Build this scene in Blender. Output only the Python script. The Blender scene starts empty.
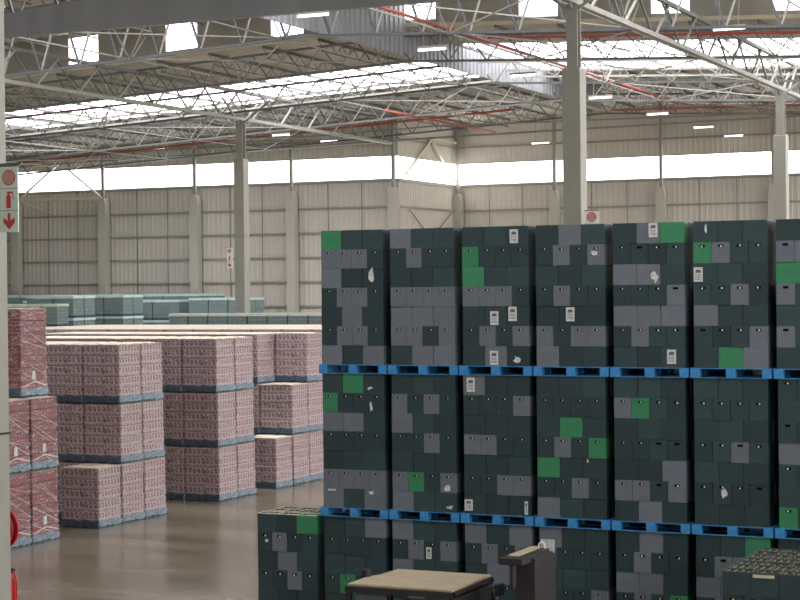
import bpy, bmesh, math, random
from mathutils import Vector, Matrix
random.seed(11)
S = bpy.context.scene
COL = S.collection
# ------------------------------------------------------------ camera, world, sun, exposure
CAMZ = 6.39
yaw, pitch, roll, FPX = 0.4326, -0.0079, -0.0106, 1790.0
F = Vector((-math.sin(yaw)*math.cos(pitch), math.cos(yaw)*math.cos(pitch), math.sin(pitch)))
R0 = Vector((math.cos(yaw), math.sin(yaw), 0)); U0 = R0.cross(F)
Rr = R0*math.cos(roll) + U0*math.sin(roll); Ur = U0*math.cos(roll) - R0*math.sin(roll)
cam = bpy.data.objects.new('camera', bpy.data.cameras.new('camera')); COL.objects.link(cam)
cam.matrix_world = Matrix(((Rr.x, Ur.x, -F.x, 0), (Rr.y, Ur.y, -F.y, 0), (Rr.z, Ur.z, -F.z, CAMZ), (0, 0, 0, 1)))
cam.data.sensor_width = 36; cam.data.lens = FPX/800*36
cam.data.clip_start = 0.5; cam.data.clip_end = 400
S.camera = cam
w = bpy.data.worlds.new('world'); S.world = w; w.use_nodes = True
bg = w.node_tree.nodes['Background']
bg.inputs['Color'].default_value = (0.86, 0.93, 1.0, 1); bg.inputs['Strength'].default_value = 2.2
SKY_E, BAND_E, LAMP_E = 6.0, 5.0, 3.0
vs = S.view_settings
vs.view_transform = 'Standard'; vs.look = 'None'; vs.gamma = 1; vs.use_curve_mapping = False
vs.exposure = 0.0

# ------------------------------------------------------------ materials
def srgb(r, g, b):
    f = lambda c: (c/255/12.92) if c/255 <= 0.04045 else ((c/255+0.055)/1.055)**2.4
    return (f(r), f(g), f(b), 1)

def mat(name, col, rough=0.7, metal=0.0, var=0.12, nscale=3.0, bump=0.0, emit=None, rand=0.0, stretch=None, spec=0.5):
    m = bpy.data.materials.new(name); m.use_nodes = True
    nt = m.node_tree; b = nt.nodes['Principled BSDF']
    b.inputs['Roughness'].default_value = rough; b.inputs['Metallic'].default_value = metal
    b.inputs['Specular IOR Level'].default_value = spec
    tc = nt.nodes.new('ShaderNodeTexCoord'); mp = nt.nodes.new('ShaderNodeMapping')
    nt.links.new(tc.outputs['Object'], mp.inputs['Vector'])
    if stretch: mp.inputs['Scale'].default_value = stretch
    nz = nt.nodes.new('ShaderNodeTexNoise'); nz.inputs['Scale'].default_value = nscale; nz.inputs['Detail'].default_value = 5
    nt.links.new(mp.outputs['Vector'], nz.inputs['Vector'])
    hs = nt.nodes.new('ShaderNodeHueSaturation'); hs.inputs['Color'].default_value = col
    mr = nt.nodes.new('ShaderNodeMapRange'); mr.inputs['From Min'].default_value = 0.3; mr.inputs['From Max'].default_value = 0.7
    mr.inputs['To Min'].default_value = 1-var; mr.inputs['To Max'].default_value = 1+var
    nt.links.new(nz.outputs['Fac'], mr.inputs['Value'])
    val = mr.outputs['Result']
    if rand:
        oi = nt.nodes.new('ShaderNodeObjectInfo'); m2 = nt.nodes.new('ShaderNodeMapRange')
        m2.inputs['To Min'].default_value = 1-rand; m2.inputs['To Max'].default_value = 1+rand
        nt.links.new(oi.outputs['Random'], m2.inputs['Value'])
        mu = nt.nodes.new('ShaderNodeMath'); mu.operation = 'MULTIPLY'
        nt.links.new(val, mu.inputs[0]); nt.links.new(m2.outputs['Result'], mu.inputs[1]); val = mu.outputs[0]
    nt.links.new(val, hs.inputs['Value']); nt.links.new(hs.outputs['Color'], b.inputs['Base Color'])
    if bump:
        bp = nt.nodes.new('ShaderNodeBump'); bp.inputs['Strength'].default_value = bump; bp.inputs['Distance'].default_value = 0.02
        nt.links.new(nz.outputs['Fac'], bp.inputs['Height']); nt.links.new(bp.outputs['Normal'], b.inputs['Normal'])
    if emit:
        b.inputs['Emission Color'].default_value = col; b.inputs['Emission Strength'].default_value = emit
    return m

M = {}
M['sheet'] = mat('wall_sheeting', srgb(196, 189, 177), 0.6, 0, 0.05, 0.3)
M['roof'] = mat('roof_sheeting', srgb(192, 185, 173), 0.6, 0, 0.08, 0.4)
M['wall_concrete'] = mat('pale_wall_concrete', srgb(178, 175, 163), 0.8, 0, 0.07, 1.2, stretch=(1, 1, 0.35))
M['cap'] = mat('dull_bottle_cap', srgb(150, 142, 118), 0.4, 0.1, 0.25, 20, rand=0.3)
M['upstand'] = mat('upstand_sheeting', srgb(158, 155, 146), 0.6, 0, 0.1, 1.0)
M['steel_dark'] = mat('dark_grey_steel', srgb(82, 86, 88), 0.5, 0.1, 0.12, 1.5)
M['curtain'] = mat('galvanised_curtain', srgb(140, 142, 146), 0.5, 0.0, 0.12, 1.2, stretch=(1, 1, 0.1))
M['steel'] = mat('grey_painted_steel', srgb(106, 106, 102), 0.5, 0.1, 0.12, 1.5)
M['steel_light'] = mat('light_painted_steel', srgb(146, 145, 138), 0.5, 0.1, 0.1, 1.5)
M['cream_steel'] = mat('cream_painted_steel', srgb(205, 198, 175), 0.5, 0.0, 0.06, 1.5)
M['red_pipe'] = mat('red_pipe', srgb(160, 78, 66), 0.5, 0.0, 0.1, 1.5)
M['concrete'] = mat('concrete', srgb(148, 147, 138), 0.8, 0, 0.09, 1.2, bump=0.2, stretch=(1, 1, 0.35))
M['crateD'] = mat('dark_green_plastic', srgb(37, 56, 59), 0.5, 0, 0.14, 9, rand=0.28)
M['crateG'] = mat('grey_plastic', srgb(96, 102, 110), 0.5, 0, 0.08, 9, rand=0.08)
M['crateE'] = mat('bright_green_plastic', srgb(48, 118, 80), 0.5, 0, 0.1, 9, rand=0.08)
M['rimD'] = mat('pale_crate_edge', srgb(196, 190, 170), 0.6, 0, 0.2, 12)
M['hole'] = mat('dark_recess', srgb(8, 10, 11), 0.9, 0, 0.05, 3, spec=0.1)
M['glint'] = mat('pale_glint_metal', srgb(225, 222, 210), 0.35, 0.2, 0.05, 3)
M['blue'] = mat('blue_painted_timber', srgb(50, 124, 180), 0.6, 0, 0.3, 6)
M['paper'] = mat('white_paper', srgb(192, 193, 190), 0.8, 0, 0.25, 18)
M['ink'] = mat('printed_ink', srgb(90, 92, 96), 0.8, 0, 0.1, 5)
M['cream_top'] = mat('cream_layer_sheet', srgb(236, 224, 204), 0.6, 0, 0.08, 2.5, bump=0.5)
M['slate'] = mat('slate_blue_pallet', srgb(62, 82, 96), 0.6, 0, 0.4, 9)
M['glass_stack'] = None
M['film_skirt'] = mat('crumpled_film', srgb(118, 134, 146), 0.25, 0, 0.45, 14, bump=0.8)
M['skirt_shaded'] = mat('shaded_side_film', srgb(64, 78, 92), 0.35, 0, 0.35, 10, bump=0.5)  # same film, with the shade of the front side put into its colour
M['teal_top'] = mat('teal_film_top', srgb(190, 215, 212), 0.4, 0, 0.1, 1.5, bump=0.4)
M['pale_top'] = mat('pale_green_film_top', srgb(200, 212, 196), 0.4, 0, 0.1, 1.5, bump=0.4)
M['sign'] = mat('pale_green_sign_board', srgb(208, 226, 206), 0.5, 0, 0.03, 2)
M['sign_w'] = mat('white_sign_board', srgb(226, 226, 220), 0.5, 0, 0.03, 2)
M['sign_red'] = mat('red_sign_ink', srgb(190, 58, 62), 0.5, 0, 0.05, 2)
M['hose_red'] = mat('glossy_red_paint', srgb(190, 24, 32), 0.3, 0, 0.08, 3)
M['black'] = mat('black_rubber', srgb(26, 26, 28), 0.6, 0, 0.1, 4)
M['dark_metal'] = mat('dark_painted_metal', srgb(52, 49, 50), 0.5, 0.3, 0.15, 3)
M['tan'] = mat('tan_dusty_board', srgb(164, 151, 126), 0.8, 0, 0.1, 8, bump=0.3)
M['lamp'] = mat('lit_tube', (1, 0.98, 0.94, 1), 0.5, emit=LAMP_E, var=0.0)
M['fork_body'] = mat('forklift_grey_body', srgb(90, 92, 96), 0.4, 0.1, 0.08, 3)
M['screen'] = mat('dusty_grey_screen', srgb(84, 90, 96), 0.3, 0, 0.1, 3)
M['rear_crates'] = mat('rear_crates', srgb(48, 60, 62), 0.6, 0, 0.3, 2.2)

def panel_mat(name, col, strength):
    m = bpy.data.materials.new(name); m.use_nodes = True; nt = m.node_tree
    b = nt.nodes['Principled BSDF']; b.inputs['Base Color'].default_value = (0.8, 0.8, 0.8, 1)
    tc = nt.nodes.new('ShaderNodeTexCoord'); nz = nt.nodes.new('ShaderNodeTexNoise'); nz.inputs['Scale'].default_value = 0.7
    nt.links.new(tc.outputs['Object'], nz.inputs['Vector'])
    mr = nt.nodes.new('ShaderNodeMapRange'); mr.inputs['To Min'].default_value = strength*0.85; mr.inputs['To Max'].default_value = strength*1.15
    nt.links.new(nz.outputs['Fac'], mr.inputs['Value']); nt.links.new(mr.outputs['Result'], b.inputs['Emission Strength'])
    b.inputs['Emission Color'].default_value = col
    return m
M['sky_panel'] = panel_mat('translucent_roof_panel', (0.97, 0.95, 1.0, 1), SKY_E)
M['band_panel'] = panel_mat('translucent_wall_panel', (1.0, 0.99, 0.97, 1), BAND_E)

M['side_fill'] = panel_mat('added_side_light', (1.0, 0.99, 0.97, 1), 9.0)  # for the unseen side band added as fill light

def floor_mat():
    m = mat('polished_concrete_floor', srgb(116, 109, 92), 0.22, 0, 0.42, 0.35, stretch=(0.6, 1.6, 1))
    nt = m.node_tree; b = nt.nodes['Principled BSDF']
    tc = nt.nodes.new('ShaderNodeTexCoord'); nz = nt.nodes.new('ShaderNodeTexNoise'); nz.inputs['Scale'].default_value = 0.35; nz.inputs['Detail'].default_value = 2
    nt.links.new(tc.outputs['Object'], nz.inputs['Vector'])
    mr = nt.nodes.new('ShaderNodeMapRange'); mr.inputs['From Min'].default_value = 0.15; mr.inputs['From Max'].default_value = 0.85
    mr.inputs['To Min'].default_value = 0.16; mr.inputs['To Max'].default_value = 0.30
    nt.links.new(nz.outputs['Fac'], mr.inputs['Value']); nt.links.new(mr.outputs['Result'], b.inputs['Roughness'])
    return m
M['floor'] = floor_mat()

class N:   # tiny helper for node math
    def __init__(s, nt): s.nt = nt
    def m(s, op, a, b=None, c=None):
        n = s.nt.nodes.new('ShaderNodeMath'); n.operation = op
        for i, v in enumerate((a, b, c)):
            if v is None: continue
            if isinstance(v, (int, float)): n.inputs[i].default_value = v
            else: s.nt.links.new(v, n.inputs[i])
        return n.outputs[0]
    def mix(s, f, a, b):
        n = s.nt.nodes.new('ShaderNodeMix'); n.data_type = 'RGBA'
        for sock, v in ((n.inputs['Factor'], f), (n.inputs['A'], a), (n.inputs['B'], b)):
            if isinstance(v, (int, float, tuple)): sock.default_value = v
            else: s.nt.links.new(v, sock)
        return n.outputs['Result']

def can_mat(name, base, blob, dark, period=0.15, layer=0.294, rough=0.4):
    # printed cans seen through shrink film: rows of red motifs on a pale ground, a dark gap under each tray
    m = bpy.data.materials.new(name); m.use_nodes = True; nt = m.node_tree; b = nt.nodes['Principled BSDF']; h = N(nt)
    tc = nt.nodes.new('ShaderNodeTexCoord'); sp = nt.nodes.new('ShaderNodeSeparateXYZ'); nt.links.new(tc.outputs['Object'], sp.inputs[0])
    ns = nt.nodes.new('ShaderNodeTexNoise'); ns.inputs['Scale'].default_value = 7; nt.links.new(tc.outputs['Object'], ns.inputs['Vector'])
    wob = h.m('MULTIPLY', h.m('SUBTRACT', ns.outputs['Fac'], 0.5), 0.05)
    u = h.m('ADD', h.m('ADD', sp.outputs[0], sp.outputs[1]), wob); v = h.m('ADD', sp.outputs[2], h.m('MULTIPLY', wob, 0.3))
    fv = h.m('FRACT', h.m('DIVIDE', v, layer)); row = h.m('FLOOR', h.m('DIVIDE', v, layer))
    fu = h.m('FRACT', h.m('ADD', h.m('DIVIDE', u, period), h.m('MULTIPLY', fv, 0.35)))
    du = h.m('SUBTRACT', fu, 0.5)
    dv = h.m('SUBTRACT', fv, 0.62)
    d = h.m('ADD', h.m('MULTIPLY', h.m('MULTIPLY', du, du), 9.5), h.m('MULTIPLY', h.m('MULTIPLY', dv, dv), 13))
    bl = h.m('LESS_THAN', d, 1.05)
    core = h.m('LESS_THAN', d, 0.16)
    lower = h.m('MULTIPLY', h.m('LESS_THAN', fv, 0.27), h.m('LESS_THAN', h.m('ABSOLUTE', h.m('SUBTRACT', h.m('FRACT', h.m('MULTIPLY', fu, 2)), 0.5)), 0.27))
    c = h.m('MAXIMUM', h.m('SUBTRACT', bl, h.m('MULTIPLY', core, 0.7)), h.m('MULTIPLY', lower, 0.75))
    col = h.mix(c, base, blob)
    gap = h.m('LESS_THAN', fv, 0.07)
    edge = h.m('MULTIPLY', h.m('LESS_THAN', h.m('ABSOLUTE', h.m('SUBTRACT', fu, 0.03)), 0.06), 0.35)
    col = h.mix(h.m('MAXIMUM', h.m('MULTIPLY', gap, 0.6), edge), col, dark)
    n2 = nt.nodes.new('ShaderNodeTexNoise'); n2.inputs['Scale'].default_value = 3.0; n2.inputs['Detail'].default_value = 6
    mp = nt.nodes.new('ShaderNodeMapping'); mp.inputs['Scale'].default_value = (2, 2, 5); mp.inputs['Rotation'].default_value = (0.3, 0.5, 0)
    nt.links.new(tc.outputs['Object'], mp.inputs['Vector']); nt.links.new(mp.outputs['Vector'], n2.inputs['Vector'])
    film = h.m('MULTIPLY', h.m('GREATER_THAN', n2.outputs['Fac'], 0.64), 0.18)
    col = h.mix(film, col, (0.85, 0.8, 0.8, 1))
    nt.links.new(col, b.inputs['Base Color']); b.inputs['Roughness'].default_value = rough
    return m
M['cans'] = can_mat('pink_printed_cans', srgb(174, 158, 158), srgb(114, 56, 66), srgb(54, 40, 44))
M['red_cans'] = can_mat('red_printed_cans', srgb(134, 76, 80), srgb(104, 30, 40), srgb(66, 58, 60), 0.12, 0.30, 0.3)
M['bottles'] = can_mat('wrapped_glass_bottles', srgb(128, 144, 142), srgb(108, 126, 124), srgb(74, 90, 90), 0.11, 0.18, 0.25)

def wrap_mat():
    # clear stretch film with bright strained strands
    m = bpy.data.materials.new('stretch_film'); m.use_nodes = True; nt = m.node_tree; h = N(nt)
    b = nt.nodes['Principled BSDF']; b.inputs['Base Color'].default_value = (0.9, 0.9, 0.92, 1); b.inputs['Roughness'].default_value = 0.2
    tc = nt.nodes.new('ShaderNodeTexCoord'); mp = nt.nodes.new('ShaderNodeMapping')
    mp.inputs['Rotation'].default_value = (0.6, 0.5, 0.2); mp.inputs['Scale'].default_value = (1.2, 1.2, 9)
    nz = nt.nodes.new('ShaderNodeTexNoise'); nz.inputs['Scale'].default_value = 1.6; nz.inputs['Detail'].default_value = 3; nz.inputs['Distortion'].default_value = 0.8
    nt.links.new(tc.outputs['Object'], mp.inputs['Vector']); nt.links.new(mp.outputs['Vector'], nz.inputs['Vector'])
    a = h.m('LESS_THAN', h.m('ABSOLUTE', h.m('SUBTRACT', nz.outputs['Fac'], 0.56)), 0.014)
    nt.links.new(h.m('ADD', h.m('MULTIPLY', a, 0.45), 0.04), b.inputs['Alpha'])
    return m
M['film'] = wrap_mat()
M['strand'] = mat('taut_film_strand', srgb(196, 184, 182), 0.3, 0, 0.2, 8)

# ------------------------------------------------------------ mesh helpers
class MB:
    def __init__(s): s.v = []; s.f = []; s.mi = []
    def quadbox(s, P8, mi=0):
        n = len(s.v); s.v += [tuple(p) for p in P8]
        for q in ((0, 3, 2, 1), (4, 5, 6, 7), (0, 1, 5, 4), (1, 2, 6, 5), (2, 3, 7, 6), (3, 0, 4, 7)):
            s.f.append(tuple(n+i for i in q)); s.mi.append(mi)
    def box(s, x0, x1, y0, y1, z0, z1, mi=0):
        s.quadbox([(x0, y0, z0), (x1, y0, z0), (x1, y1, z0), (x0, y1, z0), (x0, y0, z1), (x1, y0, z1), (x1, y1, z1), (x0, y1, z1)], mi); return s
    def bar(s, p, q, w, h=None, mi=0):
        p = Vector(p); q = Vector(q); h = h or w; d = (q-p).normalized()
        a = Vector((0, 0, 1)) if abs(d.z) < 0.98 else Vector((0, 1, 0))
        r = d.cross(a).normalized(); u = r.cross(d)
        s.quadbox([p-r*w/2-u*h/2, p+r*w/2-u*h/2, p+r*w/2+u*h/2, p-r*w/2+u*h/2,
                   q-r*w/2-u*h/2, q+r*w/2-u*h/2, q+r*w/2+u*h/2, q-r*w/2+u*h/2], mi); return s
    def tube(s, p, q, r, n=10, mi=0, r2=None):
        p = Vector(p); q = Vector(q); d = (q-p).normalized(); r2 = r if r2 is None else r2
        a = Vector((0, 0, 1)) if abs(d.z) < 0.9 else Vector((1, 0, 0))
        e = d.cross(a).normalized(); g = e.cross(d); b = len(s.v)
        for c, rr in ((p, r), (q, r2)):
            for i in range(n):
                t = 2*math.pi*i/n; s.v.append(tuple(c+e*rr*math.cos(t)+g*rr*math.sin(t)))
        for i in range(n):
            j = (i+1) % n; s.f.append((b+i, b+j, b+n+j, b+n+i)); s.mi.append(mi)
        s.f.append(tuple(b+i for i in range(n))[::-1]); s.mi.append(mi)
        s.f.append(tuple(b+n+i for i in range(n))); s.mi.append(mi); return s
    def prism(s, pts, d, mi=0):       # closed polygon pts (3-D) swept by vector d
        b = len(s.v); n = len(pts); d = Vector(d)
        s.v += [tuple(Vector(p)) for p in pts]+[tuple(Vector(p)+d) for p in pts]
        s.f.append(tuple(range(b, b+n))); s.mi.append(mi); s.f.append(tuple(range(b+2*n-1, b+n-1, -1))); s.mi.append(mi)
        for i in range(n):
            j = (i+1) % n; s.f.append((b+i, b+j, b+n+j, b+n+i)[::-1]); s.mi.append(mi)
        return s
    def mesh(s, name, mats, bevel=0):
        me = bpy.data.meshes.new(name); me.from_pydata(s.v, [], s.f)
        for m_ in (mats if isinstance(mats, (list, tuple)) else [mats]): me.materials.append(m_)
        me.polygons.foreach_set('material_index', s.mi)
        bm = bmesh.new(); bm.from_mesh(me)
        bmesh.ops.recalc_face_normals(bm, faces=bm.faces)
        if bevel: bmesh.ops.bevel(bm, geom=bm.edges[:], offset=bevel, segments=1, affect='EDGES')
        bm.to_mesh(me); bm.free(); return me

def put(name, me, parent=None, loc=(0, 0, 0), rz=0):
    o = bpy.data.objects.new(name, me); COL.objects.link(o); o.location = loc; o.rotation_euler.z = rz
    if parent: o.parent = parent
    return o
def tag(o, label=None, cat=None, group=None, kind=None):
    if label: o['label'] = label
    if cat: o['category'] = cat
    if group: o['group'] = group
    if kind: o['kind'] = kind
    return o
def empty(name, loc, rz=0): return put(name, None, None, loc, rz)
def tree(o, loc=None, parent=None):
    c = o.copy(); COL.objects.link(c)
    if parent: c.parent = parent
    if loc is not None: c.location = loc
    for ch in KIDS.get(o.name, []): tree(ch, None, c)
    return c
KIDS = {}
def kid(name, me, root, loc=(0, 0, 0)):
    o = put(name, me, root, loc); KIDS.setdefault(root.name, []).append(o); return o
ORD = ['first', 'second', 'third', 'fourth', 'fifth', 'sixth', 'seventh', 'eighth', 'ninth', 'tenth', 'eleventh', 'twelfth', 'thirteenth', 'fourteenth', 'fifteenth',
       'sixteenth', 'seventeenth', 'eighteenth', 'nineteenth', 'twentieth'] + ['twenty-'+t for t in ('first', 'second', 'third', 'fourth', 'fifth', 'sixth', 'seventh', 'eighth', 'ninth')] + ['thirtieth', 'thirty-first', 'thirty-second']

# ------------------------------------------------------------ setting
XL, XR = -75.6, 20.4          # side walls
RX, RZ, RS = -27.6, 16.0, 0.05  # ridge
GX = (-15.5, -39.3, -63.3)
YA, YB, XJ = 84.9, 92.9, -39.3   # left far wall, right far wall, jog
def roofz(x): return RZ-RS*abs(x-RX)

tag(put('floor', MB().box(XL-1, XR+1, -12, YB+1, -0.2, 0).mesh('floor', M['floor'])), kind='structure')

def corr(p, q, z0, z1, name, period=0.3, depth=0.022, zt=None):
    # trapezoid-ribbed sheet between p and q (x,y); zt gives the top height at a point
    p = Vector(p); q = Vector(q); L = (q-p).length; d = (q-p)/L; n = Vector((d.y, -d.x))
    b = MB(); k = 0; s = 0.0; prof = []
    while s < L:
        prof += [(s, 0), (s+period*0.55, 0), (s+period*0.66, depth), (s+period*0.89, depth)]; s += period
    prof = [a for a in prof if a[0] < L]+[(L, 0)]
    base = len(b.v)
    for (t, o_) in prof:
        c = p+d*t+n*o_; zz = zt(c.x) if zt else z1
        b.v += [(c.x, c.y, z0), (c.x, c.y, zz)]
    m_ = len(prof)
    for (t, o_) in prof:
        c = p+d*t-n*0.08; zz = zt(c.x) if zt else z1
        b.v += [(c.x, c.y, z0), (c.x, c.y, zz)]
    for i in range(m_-1):
        b.f.append((2*i, 2*i+2, 2*i+3, 2*i+1)); b.mi.append(0)
        j = 2*m_
        b.f.append((j+2*i, j+2*i+1, j+2*i+3, j+2*i+2)); b.mi.append(0)
        b.f.append((2*i, j+2*i, j+2*i+2, 2*i+2)); b.mi.append(0)
        b.f.append((2*i+1, 2*i+3, j+2*i+3, j+2*i+1)); b.mi.append(0)
    for i in (0, m_-1):
        j = 2*m_; b.f.append((2*i, 2*i+1, j+2*i+1, j+2*i)); b.mi.append(0)
    return tag(put(name, b.mesh(name, M['sheet'])), kind='structure')
BZ0, BZ1 = 12.02, 13.18
up = lambda x: roofz(x)-0.02
corr((XL, YA), (XJ, YA), 0, BZ0, 'wall_far_left'); corr((XL, YA), (XJ, YA), BZ1, 0, 'wall_far_left_upper', zt=up)
corr((XJ, YA), (XJ, YB), 0, BZ0, 'wall_jog'); corr((XJ, YA), (XJ, YB), BZ1, 0, 'wall_jog_upper', zt=up)
corr((XJ, YB), (XR, YB), 0, BZ0, 'wall_far_right'); corr((XJ, YB), (XR, YB), BZ1, 0, 'wall_far_right_upper', zt=up)
tag(put('wall_left', MB().box(XL-0.2, XL, -12, YA, 0, roofz(XL)).mesh('wall_left', M['sheet'])), kind='structure')
b = MB(); b.box(XR, XR+0.2, -12, YB, 5.2, 8.2); b.box(XR, XR+0.2, -12, YB, 13.2, roofz(XR)+1.4)
for k in range(9): b.box(XR, XR+0.2, -12+k*12, -8+k*12, 0, 5.2)      # dock openings between piers
tag(put('wall_right', b.mesh('wall_right', M['sheet'])), kind='structure')
tag(put('wall_near', MB().box(XL, XR, -12.2, -12, 0, 13.6).mesh('wall_near', M['sheet'])), kind='structure')

# translucent clerestory band, one window per bay
wi = 1
def window(x0, x1, y0, y1):
    global wi
    root = tag(put('window_%d' % wi, MB().box(x0, x1, y0, y1, BZ0, BZ1).mesh('window', M['band_panel'])), kind='structure'); wi += 1
    b = MB()
    if y1-y0 < x1-x0:
        for k in (1, 2): xx = x0+(x1-x0)*k/3; b.box(xx-0.015, xx+0.015, y0-0.02, y0, BZ0, BZ1)
        b.box(x0, x1, y0-0.05, y0, BZ0-0.04, BZ0); b.box(x0, x1, y0-0.05, y0, BZ1, BZ1+0.04)
    else:
        yy = (y0+y1)/2; b.box(x0-0.02, x0, yy-0.03, yy+0.03, BZ0, BZ1)
        b.box(x1, x1+0.05, y0, y1, BZ0-0.04, BZ0); b.box(x1, x1+0.05, y0, y1, BZ1, BZ1+0.04)
    put('window_frame', b.mesh('window_frame', M['steel_light']), root)
for k in range(6): window(XJ-6*(k+1)+0.0, XJ-6*k, YA, YA+0.06)
window(XJ-0.06, XJ, YA+0.1, YB-0.05)
for k in range(6): window(XJ+6*k, XJ+6*(k+1), YB, YB+0.06)

tag(put('window_%d' % wi, MB().box(XR, XR+0.06, -12, YB, 8.2, 13.2).mesh('window', M['side_fill'])), kind='structure'); wi += 1  # unseen glowing band, added to brighten the faces turned to the right
# roof sheeting with gaps filled by translucent panels: cells of a grid in x and y
XS = [XL-0.3, RX, XR+0.3]
YS = 60.6      # the nearer roof stands 1.5 m higher; a glazed upstand closes the step
STR = [(45.0, 50.5), (69.0, 75.4)]
def sheet(x0, x1, y0, y1, name, m_, th=0.06, dz=0.0, kind='structure'):
    b = MB(); z0, z1 = roofz(x0)+dz, roofz(x1)+dz
    b.quadbox([(x0, y0, z0), (x1, y0, z1), (x1, y1, z1), (x0, y1, z0), (x0, y0, z0+th), (x1, y0, z1+th), (x1, y1, z1+th), (x0, y1, z0+th)])
    o = put(name, b.mesh(name, m_)); tag(o, kind=kind); return o
for a, c in ((-12.2, 20.5), (23.6, 45.0), (50.5, YS)):
    sheet(XL-0.3, RX, a, c, 'ceiling', M['roof'], dz=1.5); sheet(RX, XR+0.3, a, c, 'ceiling', M['roof'], dz=1.5)
for a, c in ((YS, 65.9), (75.4, YB+0.2)):
    sheet(XL-0.3, RX, a, c, 'ceiling', M['roof']); sheet(RX, XR+0.3, a, c, 'ceiling', M['roof'])
sheet(XL-0.3, RX, 65.9, 69.0, 'ceiling', M['roof'])
for x0, x1, a, c, dz in ((XL-0.3, RX, 20.5, 23.6, 1.5), (RX, XR+0.3, 20.5, 23.6, 1.5), (-66, RX, 45.0, 50.5, 1.5), (RX, XR-8, 45.0, 50.5, 1.5), (-55.2, RX, 69.0, 75.4, 0), (RX, XR-8, 65.9, 75.4, 0)):  # raised near strips are unseen, added as fill light; far ones are skylights
    sheet(x0, x1, a, c, 'window_%d' % wi, M['sky_panel'], dz=dz); wi += 1
for x0, x1, a, c, dz in ((XL-0.3, -66, 45.0, 50.5, 1.5), (XR-8, XR+0.3, 45.0, 50.5, 1.5), (XL-0.3, -55.2, 69.0, 75.4, 0), (XR-8, XR+0.3, 65.9, 75.4, 0)):
    sheet(x0, x1, a, c, 'ceiling', M['roof'], dz=dz)
# upstand sheeting at the step, with square windows
PAN = [(-47.4, -46.0), (-42.66, -41.25), (-38.03, -36.61), (-33.29, -31.9), (-27.9, -26.4), (-23.1, -21.64), (-18.17, -16.81), (-13.9, -12.4), (-8.9, -7.5)]
def up_piece(x0, x1, lo, hi, nm, m_):
    b = MB(); b.prism([(x0, YS-0.06, roofz(x0)+lo), (x1, YS-0.06, roofz(x1)+lo), (x1, YS-0.06, roofz(x1)+hi), (x0, YS-0.06, roofz(x0)+hi)], (0, 0.06, 0))
    return tag(put(nm, b.mesh(nm, m_)), kind='structure')
xs = [XL]+[v for p in PAN for v in p]+[XR]
for k in range(len(xs)-1):
    a, c = xs[k], xs[k+1]
    if (a, c) in PAN:
        up_piece(a, c, 0.0, 0.28, 'wall_upstand', M['upstand']); up_piece(a, c, 1.32, 1.5, 'wall_upstand', M['upstand'])
        up_piece(a, c, 0.28, 1.32, 'window_%d' % wi, M['sky_panel']); wi += 1
    elif a < RX < c: up_piece(a, RX, 0, 1.5, 'wall_upstand', M['upstand']); up_piece(RX, c, 0, 1.5, 'wall_upstand', M['upstand'])
    else: up_piece(a, c, 0.0, 1.5, 'wall_upstand', M['upstand'])
rz_ = lambda x: roofz(x)+0.06
tag(put('trim_100', MB().bar((XL, YS-0.12, rz_(XL)), (RX, YS-0.12, rz_(RX)), 0.1, 0.14).bar((RX, YS-0.12, rz_(RX)), (XR, YS-0.12, rz_(XR)), 0.1, 0.14).mesh('t', M['cream_steel'])), kind='structure')

# girts and sheeting rails on the far walls
def rail(name, p, q, w=0.07, h=0.1, m_='steel_light'):
    return tag(put(name, MB().bar(p, q, w, h).mesh(name, M[m_])), kind='structure')
ti = 1
for z in (1.4, 2.7, 4.0, 5.35, 6.65, 7.95, 9.25, 10.55, 11.9, 14.1):
    rail('trim_%d' % ti, (XL, YA-0.1, z), (XJ, YA-0.1, z)); ti += 1
    rail('trim_%d' % ti, (XJ+0.1, YA, z), (XJ+0.1, YB, z)); ti += 1
    if z in (10.55, 14.1, 5.35, 8, 2.7) or z > 7: rail('trim_%d' % ti, (XJ, YB-0.1, z), (XR, YB-0.1, z)); ti += 1
for k in range(1, 19):      # thin rods between the columns
    if k % 3 == 0: continue
    x = XJ-2*k; rail('trim_%d' % ti, (x, YA-0.12, 0), (x, YA-0.12, 11.9), 0.03, 0.03, 'steel'); ti += 1
    x = XJ+2*k; rail('trim_%d' % ti, (x, YB-0.12, 0), (x, YB-0.12, 11.9), 0.03, 0.03, 'steel'); ti += 1

# ------------------------------------------------------------ columns
colme = MB().box(-0.25, 0.25, -0.25, 0.25, 0, 12.0).mesh('concrete_shaft', M['concrete'], 0.02)
def hpost(z0, z1, w_=0.3):
    b = MB(); t = 0.03; hw = w_/2
    b.box(-hw, hw, -hw, -hw+t, z0, z1); b.box(-hw, hw, hw-t, hw, z0, z1); b.box(-t/2, t/2, -hw+t, hw-t, z0, z1)
    b.box(-hw-0.08, hw+0.08, -hw-0.08, hw+0.08, z0, z0+0.04); return b
postme = hpost(12.0, 13.72).mesh('steel_post', M['steel_light'])
def column(x, y, label, braces=True):
    r = empty('concrete_column', (x, y, 0)); tag(r, label, 'column')
    put('shaft', colme, r); put('steel_post', postme, r)
    b = MB()
    for sx, sy in ((1, 0), (-1, 0), (0, 1), (0, -1)): b.bar((0, 0, 13.5), (sx*1.5, sy*1.5, 14.55), 0.07)
    put('knee_brace', b.mesh('knee_brace', M['steel_light']), r)
    return r
column(GX[0], 44.6, 'tall square concrete column with steel top, rising behind the middle crate stacks')
column(GX[1], 68.6, 'tall square concrete column rising behind the pink can pallets, small sign on it')
column(GX[0], 68.6, 'far concrete column rising behind the right-hand crate stacks')
r = empty('concrete_column', (-16.19, 20.55, 0)); tag(r, 'near concrete column cut by the left picture edge, red fire gear on it', 'column')
put('shaft', MB().box(-0.36, 0.36, -0.36, 0.36, 0, 13.7).mesh('shaft', M['concrete'], 0.02), r)
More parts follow.
